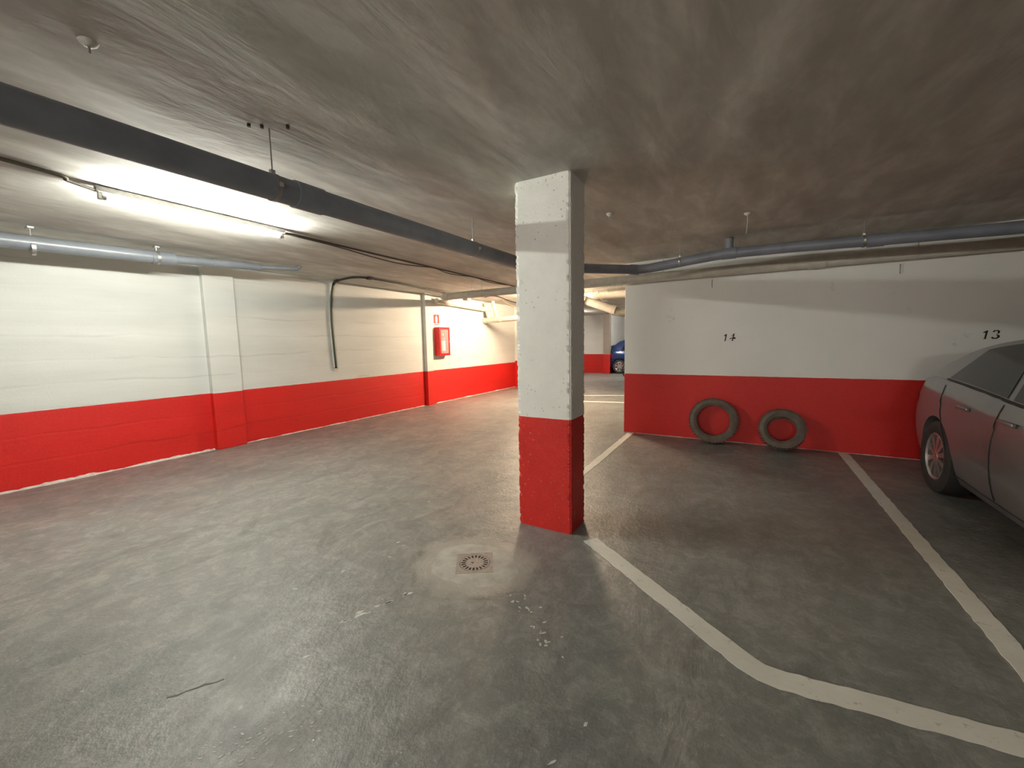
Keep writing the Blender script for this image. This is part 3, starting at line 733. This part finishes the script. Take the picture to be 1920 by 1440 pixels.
# ------------------------------------------------------------------ cars
def interp(tab, x):
    if x <= tab[0][0]: return tab[0][1]
    for i in range(len(tab)-1):
        (a, va), (b, vb) = tab[i], tab[i+1]
        if x <= b:
            t = (x-a)/(b-a)
            m0 = (vb-tab[i-1][1])/(b-tab[i-1][0]) if i > 0 else (vb-va)/(b-a)
            m1 = (tab[i+2][1]-va)/(tab[i+2][0]-a) if i+2 < len(tab) else (vb-va)/(b-a)
            h = b-a; t2, t3 = t*t, t*t*t
            return (2*t3-3*t2+1)*va+(t3-2*t2+t)*h*m0+(-2*t3+3*t2)*vb+(t3-t2)*h*m1
    return tab[-1][1]
class Car:
    def __init__(s, L, top, belt, W, axles, wr, zb=.17):
        s.L, s.top_t, s.belt_t, s.W_t, s.ax, s.wr, s.zb = L, top, belt, W, axles, wr, zb
    def top(s, q): return interp(s.top_t, q)
    def W(s, q): return interp(s.W_t, q)
    def zs(s, q): return min(interp(s.belt_t, q), s.top(q)-.045)
    side_f = [(.0, .90), (.10, .945), (.30, .985), (.52, 1.0), (.66, .996), (.76, .984), (.79, .988), (.90, .965), (1.0, .935)]
    def sidew(s, q, z):
        zs = s.zs(q); zb = s.zbq(q)
        if z <= zs: return s.W(q)*interp(s.side_f, max(0, (z-zb)/(zs-zb)))
        return s.W(q)*.935-.012-(z-zs)*.40
    def zbq(s, q):
        e = min(q, s.L-q); return s.zb+.10*max(0, 1-e/.45)**2
    def rail(s, q):
        zs = s.zs(q); zr = max(zs+.012, s.top(q)-.055); return s.sidew(q, zr+1e-4), zr
    def roofz(s, q, w):
        wr, zr = s.rail(q); return zr+(s.top(q)-zr)*(1-min(1, abs(w)/wr)**2.3)
    def section(s, q):
        zs, zb = s.zs(q), s.zbq(q); pts = [(0, zb), (s.sidew(q, zb)*.55, zb), (s.sidew(q, zb), zb)]
        for k in range(1, 13):
            z = zb+(zs-zb)*k/12; pts.append((s.sidew(q, z), z))
        wr, zr = s.rail(q)
        pts.append((s.sidew(q, zs+1e-4), zs+.003))
        for k in range(1, 7):
            z = zs+(zr-zs)*k/6; pts.append((s.sidew(q, z+1e-5), z))
        for k in range(1, 9):
            w = wr*(1-(k/8)**1.0)
            w = wr*math.cos(k/8*PI/2); pts.append((w, s.roofz(q, w)))
        return pts
    def build(s, root, paint):
        st = [0, .015, .04, .08, .13, .19, .26] + [.26+i*(s.L-.52)/56 for i in range(1, 57)] + [s.L-.19, s.L-.13, s.L-.08, s.L-.04, s.L-.015, s.L]
        bm = bmesh.new(); rings = []
        for q in st:
            sec = s.section(q); full = sec + [(-w, z) for w, z in sec[-2:0:-1]]
            rings.append([bm.verts.new((w, q-s.L/2, z)) for w, z in full])
        n = len(rings[0])
        for a, b in zip(rings[:-1], rings[1:]):
            for k in range(n): bm.faces.new((a[k], a[(k+1) % n], b[(k+1) % n], b[k]))
        bm.faces.new(rings[0][::-1]); bm.faces.new(rings[-1])
        tmp = obj('body', bm, paint, None, 38, local=True)
        cb = bmesh.new()
        for q in s.ax:
            for sd in (-1, 1):
                w = s.W(q)
                m = Matrix.Translation((sd*(w-.06), q-s.L/2, s.wr)) @ Matrix.Rotation(PI/2, 4, 'Y')
                lathe(cb, [(s.wr+.040, -.17), (s.wr+.040, .17)], 40, m)
        cut = obj('cut', cb, 'trim', None, local=True)
        md = tmp.modifiers.new('arch', 'BOOLEAN'); md.object = cut; md.operation = 'DIFFERENCE'; md.solver = 'EXACT'
        bpy.context.view_layer.update()
        me = bpy.data.meshes.new_from_object(tmp.evaluated_get(bpy.context.evaluated_depsgraph_get()))
        me.materials.clear(); me.materials.append(M[paint])
        bpy.data.objects.remove(tmp); bpy.data.objects.remove(cut)
        for p in me.polygons: p.use_smooth = True; p.material_index = 0
        me.set_sharp_from_angle(angle=math.radians(38))
        o = bpy.data.objects.new('body', me); COL.objects.link(o); o.parent = root
        s.body = o
    def side_pane(s, sd, bot, topq, zlo, zhi, off=.005, nu=14, nv=8):
        """curved pane on the greenhouse side: bottom edge s-range, top edge s-range"""
        bm = bmesh.new(); g = []
        for layer in (off, off-.012):
            rows = []
            for i in range(nu+1):
                u = i/nu; row = []
                for j in range(nv+1):
                    v = j/nv; qb = bot[0]+(bot[1]-bot[0])*u; qt = topq[0]+(topq[1]-topq[0])*u; q = qb+(qt-qb)*v
                    lo = zlo(qb); hi = zhi(qt); z = lo+(hi-lo)*v
                    row.append(bm.verts.new((sd*(s.sidew(q, z)+layer), q-s.L/2, z)))
                rows.append(row)
            g.append(rows)
        for rows in g:
            for i in range(nu):
                for j in range(nv): bm.faces.new((rows[i][j], rows[i+1][j], rows[i+1][j+1], rows[i][j+1]))
        A, Bq = g
        loop = [(i, 0) for i in range(nu)]+[(nu, j) for j in range(nv)]+[(i, nv) for i in range(nu, 0, -1)]+[(0, j) for j in range(nv, 0, -1)]
        for k in range(len(loop)):
            (i, j), (i2, j2) = loop[k], loop[(k+1) % len(loop)]
            bm.faces.new((A[i][j], A[i2][j2], Bq[i2][j2], Bq[i][j]))
        return bm
    def top_pane(s, q0, q1, f0, f1, off=.005, nu=16, nv=8):
        bm = bmesh.new(); g = []
        for layer in (off, off-.012):
            rows = []
            for j in range(nv+1):
                q = q0+(q1-q0)*j/nv; wr, zr = s.rail(q); f = f0+(f1-f0)*j/nv
                rows.append([bm.verts.new((wr*f*(2*i/nu-1), q-s.L/2, s.roofz(q, wr*f*(2*i/nu-1))+layer)) for i in range(nu+1)])
            g.append(rows)
        for rows in g:
            for j in range(nv):
                for i in range(nu): bm.faces.new((rows[j][i], rows[j][i+1], rows[j+1][i+1], rows[j+1][i]))
        A, Bq = g
        loop = [(0, i) for i in range(nu)]+[(j, nu) for j in range(nv)]+[(nv, i) for i in range(nu, 0, -1)]+[(j, 0) for j in range(nv, 0, -1)]
        for k in range(len(loop)):
            (i, j), (i2, j2) = loop[k], loop[(k+1) % len(loop)]
            bm.faces.new((A[i][j], A[i2][j2], Bq[i2][j2], Bq[i][j]))
        return bm
    def side_strip(s, sd, pts, w, off=.002):
        """thin seam/trim following (q,z) points on the side"""
        P = [Vector((sd*(s.sidew(q, z)+off), q-s.L/2, z)) for q, z in pts]
        return tube(bmesh.new(), P, w, 6)

def wheel(root, x, y, r, w, sd, spokes):
    m = Matrix.Translation((x, y, r)) @ Matrix.Rotation(PI/2*sd, 4, 'Y')
    rh = r*.66; prof = [(rh, -w/2*.9), (rh+.02, -w/2), (r-.03, -w/2), (r-.006, -w/2*.82), (r, -w/2*.5), (r, w/2*.5), (r-.006, w/2*.82), (r-.03, w/2), (rh+.02, w/2), (rh, w/2*.9), (rh-.004, 0)]
    t = obj('wheel', lathe(bmesh.new(), prof, 40, m, closed=True), 'rubber', root, 40, local=True)
    bm = bmesh.new()
    lathe(bm, [(rh-.001, -w*.45), (rh-.001, w*.44), (rh-.012, w*.46), (rh-.024, w*.40), (rh-.022, -w*.45)], 40, m, closed=True)
    obj('rim', bm, 'alloy', t, 40, local=True)
    bm = bmesh.new()
    for k in range(spokes):
        am = m @ Matrix.Rotation(2*PI*k/spokes, 4, 'Z')
        wd = rh*2*PI/spokes
        poly = [(.03, -wd*.11), (rh-.012, -wd*.20), (rh-.012, wd*.20), (.03, wd*.11)]
        prism(bm, poly, lambda u, v, d, am=am: am @ Vector((u, v, w*.30+d+(.03-u)*.04)), .022)
    lathe(bm, [(0, w*.26), (.045, w*.26), (.048, w*.36), (.038, w*.42), (0, w*.43)], 20, m)
    obj('spokes', bm, 'alloy', t, 30, local=True)
    obj('brake_disc', lathe(bmesh.new(), [(0, 0), (rh*.72, 0), (rh*.72, .012), (0, .012)], 28, m), 'rod', t, 40, local=True)
    obj('wheel_well', lathe(bmesh.new(), [(0, -w*.75), (r*.98, -w*.75), (r*.98, -w*.72), (0, -w*.72)], 28, m), 'trim', t, local=True)

def make_car(name, label, loc, rotz, car, paint, side_w, group=None, handles=(), spokes=10):
    root = thing(name, label, 'car', loc, rotz, group)
    car.build(root, paint)
    L = car.L
    lo = lambda q: car.zs(q)+.022
    for sd in (-1, 1):
        for (bt, tp) in side_w['panes']:
            obj('side_window', car.side_pane(sd, bt, tp, lo, lambda q: car.rail(q)[1]-.030), 'glass_car', root, 50, local=True)
        for pts in side_w['seams']: obj('door_seam', car.side_strip(sd, [tuple(p) for p in [Vector(v) for v in smooth_path([(a, b, 0) for a, b in pts], 8)] for p in [p[:2]]], .004, .001), 'trim', root, local=True)
        obj('belt_trim', car.side_strip(sd, [(side_w['belt'][0]+(side_w['belt'][1]-side_w['belt'][0])*i/20, car.zs(side_w['belt'][0]+(side_w['belt'][1]-side_w['belt'][0])*i/20)+.012) for i in range(21)], .007, .010), 'trim', root, 40, local=True)
        for q, z in handles:
            x = sd*(car.sidew(q, z)+.012); bm = bmesh.new(); box(bm, x-.012, x+.012, q-L/2-.09, q-L/2+.09, z-.013, z+.013, bev=.006)
            obj('door_handle', bm, paint, root, 40, local=True)
        q = side_w['mirror']; z = car.zs(q)+.06; x = sd*(car.sidew(q, z)+.10)
        bm = bmesh.new(); box(bm, x-.09, x+.09, q-L/2-.055, q-L/2+.055, z-.06, z+.06, bev=.03); mo = obj('wing_mirror', bm, paint, root, 40, local=True)
        # tail and head lamps wrapped on the corners
        def corner(q0, q1, z0, z1):
            bm = bmesh.new(); R1 = []; R2 = []
            for i in range(9):
                q = q0+(q1-q0)*i/8; zt = z1-(.0 if i < 5 else .012*(i-4))
                R1.append([bm.verts.new((sd*(car.sidew(q, z0+(zt-z0)*j/4)+.004), q-L/2, z0+(zt-z0)*j/4)) for j in range(5)])
                R2.append([bm.verts.new((sd*(car.sidew(q, z0+(zt-z0)*j/4)-.03), q-L/2, z0+(zt-z0)*j/4)) for j in range(5)])
            for R in (R1, R2):
                for i in range(8):
                    for j in range(4): bm.faces.new((R[i][j], R[i+1][j], R[i+1][j+1], R[i][j+1]))
            loop = [(i, 0) for i in range(8)]+[(8, j) for j in range(4)]+[(i, 4) for i in range(8, 0, -1)]+[(0, j) for j in range(4, 0, -1)]
            for k in range(len(loop)):
                (i, j), (i2, j2) = loop[k], loop[(k+1) % len(loop)]; bm.faces.new((R1[i][j], R1[i2][j2], R2[i2][j2], R2[i][j]))
            return bm
        obj('tail_lamp', corner(.012, .20, .70, .83), 'lens_r', root, 40, local=True)
        obj('head_lamp', corner(L-.34, L-.03, .60, .70), 'lens_w', root, 40, local=True)
        for q in car.ax:
            wheel(root, sd*(car.W(q)-.105), q-L/2, car.wr, .195, sd, spokes)
    obj('rear_window', car.top_pane(*side_w['rear'], .86, .84), 'glass_car', root, 50, local=True)
    obj('windscreen', car.top_pane(*side_w['front'], .84, .90), 'glass_car', root, 50, local=True)
    obj('rear_bumper_trim', B(-.55, .55, -L/2-.012, -L/2+.05, .30, .38, bev=.01), 'trim', root, local=True)
    obj('front_grille', B(-.45, .45, L/2-.05, L/2+.012, .32, .45, bev=.01), 'trim', root, local=True)
    obj('number_plate', B(-.26, .26, -L/2-.016, -L/2+.03, .45, .56, bev=.004), 'plate', root, local=True)
    return root
L = 4.05
silver = Car(L, [(0, .52), (.03, .78), (.08, .90), (.16, .96), (.30, 1.015), (.60, 1.145), (.95, 1.275), (1.3, 1.345), (1.75, 1.38), (2.1, 1.365), (2.45, 1.28), (2.85, 1.10), (3.08, 1.0), (3.3, .955), (3.6, .89), (3.85, .79), (3.98, .66), (L, .50)],
             [(0, .86), (.4, .965), (.9, .965), (1.4, .935), (1.9, .895), (2.6, .87), (3.2, .865), (L, .8)],
             [(0, .66), (.04, .735), (.12, .79), (.30, .835), (.7, .865), (1.2, .875), (2.5, .875), (3.1, .865), (3.5, .835), (3.75, .77), (3.95, .64), (L, .48)], (.84, 3.30), .31)
sw = {'panes': [((.83, 1.72), (1.14, 1.66)), ((1.79, 2.83), (1.74, 2.40))], 'belt': (.82, 2.9), 'mirror': 2.62, 'rear': (.24, .86), 'front': (2.22, 2.98),
      'seams': [[(1.77, .25), (1.77, .5), (1.765, .7), (1.755, .89)], [(2.80, .25), (2.84, .5), (2.86, .7), (2.86, .85)], [(1.10, .30), (1.06, .45), (.98, .62), (.90, .75), (.86, .93)], [(1.1, .245), (1.77, .235), (2.8, .235)]]}
make_car('car', 'silver hatchback parked with its rear to the wall of bay 13', (2.29, 5.585-L/2, 0), PI, silver, 'silver', sw, None, [(1.80+.10, .79), (2.62-1.72+.95-.0+.0-.0, .79)][:1]+[(1.32, .80)])
L2 = 3.6
blue = Car(L2, [(0, .52), (.03, .80), (.08, .95), (.14, 1.07), (.28, 1.24), (.48, 1.37), (.85, 1.43), (1.5, 1.44), (1.9, 1.39), (2.2, 1.31), (2.6, 1.08), (2.8, 1.0), (3.0, .95), (3.3, .86), (3.5, .72), (L2, .50)],
           [(0, .88), (.4, .93), (1.5, .90), (2.6, .88), (L2, .8)],
           [(0, .62), (.05, .70), (.15, .75), (.4, .79), (1.0, .81), (2.4, .81), (2.9, .79), (3.3, .72), (3.52, .60), (L2, .46)], (.50, 2.95), .29)
sb = {'panes': [((.55, 1.30), (.75, 1.26)), ((1.36, 2.45), (1.32, 2.10))], 'belt': (.5, 2.5), 'mirror': 2.25, 'rear': (.16, .56), 'front': (2.0, 2.65),
      'seams': [[(1.33, .25), (1.33, .6), (1.33, .88)], [(2.4, .25), (2.46, .6), (2.46, .85)]]}
make_car('car', 'blue small car parked far away, its tail showing past the bay wall', (-4.98+L2/2, 17.25, 0), -PI/2, blue, 'blue', sb, None, [(1.42, .78)], 7)

# ------------------------------------------------------------------ bicycle leaning behind the wall end
by = 13.85; bx = -3.36; br = .325
bi = thing('bicycle', 'dark bicycle wheel poking out past the bay wall end', 'bicycle', (bx+.5, by, 0))
for k in range(2):
    c = Vector((bx+1.02*k, by, br)); m = Matrix.Translation(c) @ Matrix.Rotation(PI/2, 4, 'X')
    w = obj('wheel', lathe(bmesh.new(), [(br-.018+.018*math.cos(2*PI*i/10), .018*math.sin(2*PI*i/10)) for i in range(10)], 36, m, closed=True), 'black', bi, 40)
    bm = bmesh.new()
    for i in range(16): tube(bm, [c, c+Vector((math.cos(i*PI/8), 0, math.sin(i*PI/8)))*(br-.03)], .0025, 5)
    obj('spokes', bm, 'steel', w)
    obj('hub', T([c-Vector((0, .04, 0)), c+Vector((0, .04, 0))], .02, 12), 'steel', w, 40)
fpts = {'bb': (bx+.44, by, .29), 'seat': (bx+.30, by, .80), 'head': (bx+.82, by, .82), 'rear': (bx, by, br), 'fork': (bx+1.02, by, br), 'hd2': (bx+.85, by, .70)}
bm = bmesh.new()
for a, b in (('bb', 'seat'), ('seat', 'head'), ('bb', 'hd2'), ('rear', 'bb'), ('rear', 'seat'), ('head', 'fork')): tube(bm, [fpts[a], fpts[b]], .016, 10)
obj('frame', bm, 'black', bi, 40)
obj('saddle', B(bx+.16, bx+.40, by-.06, by+.06, .84, .89, bev=.02), 'black', bi)
obj('seat_post', T([(bx+.30, by, .78), (bx+.285, by, .86)], .012, 10), 'steel', bi, 40)
obj('handlebar', T(smooth_path([(bx+.80, by-.26, .98), (bx+.82, by-.08, .95), (bx+.81, by, .94), (bx+.82, by+.08, .95), (bx+.80, by+.26, .98)], 4), .012, 10), 'steel', bi, 40)
obj('stem', T([(bx+.82, by, .80), (bx+.81, by, .95)], .014, 10), 'steel', bi, 40)
obj('crank', T([(bx+.44, by-.07, .29), (bx+.52, by-.07, .15)], .010, 8), 'steel', bi, 40)
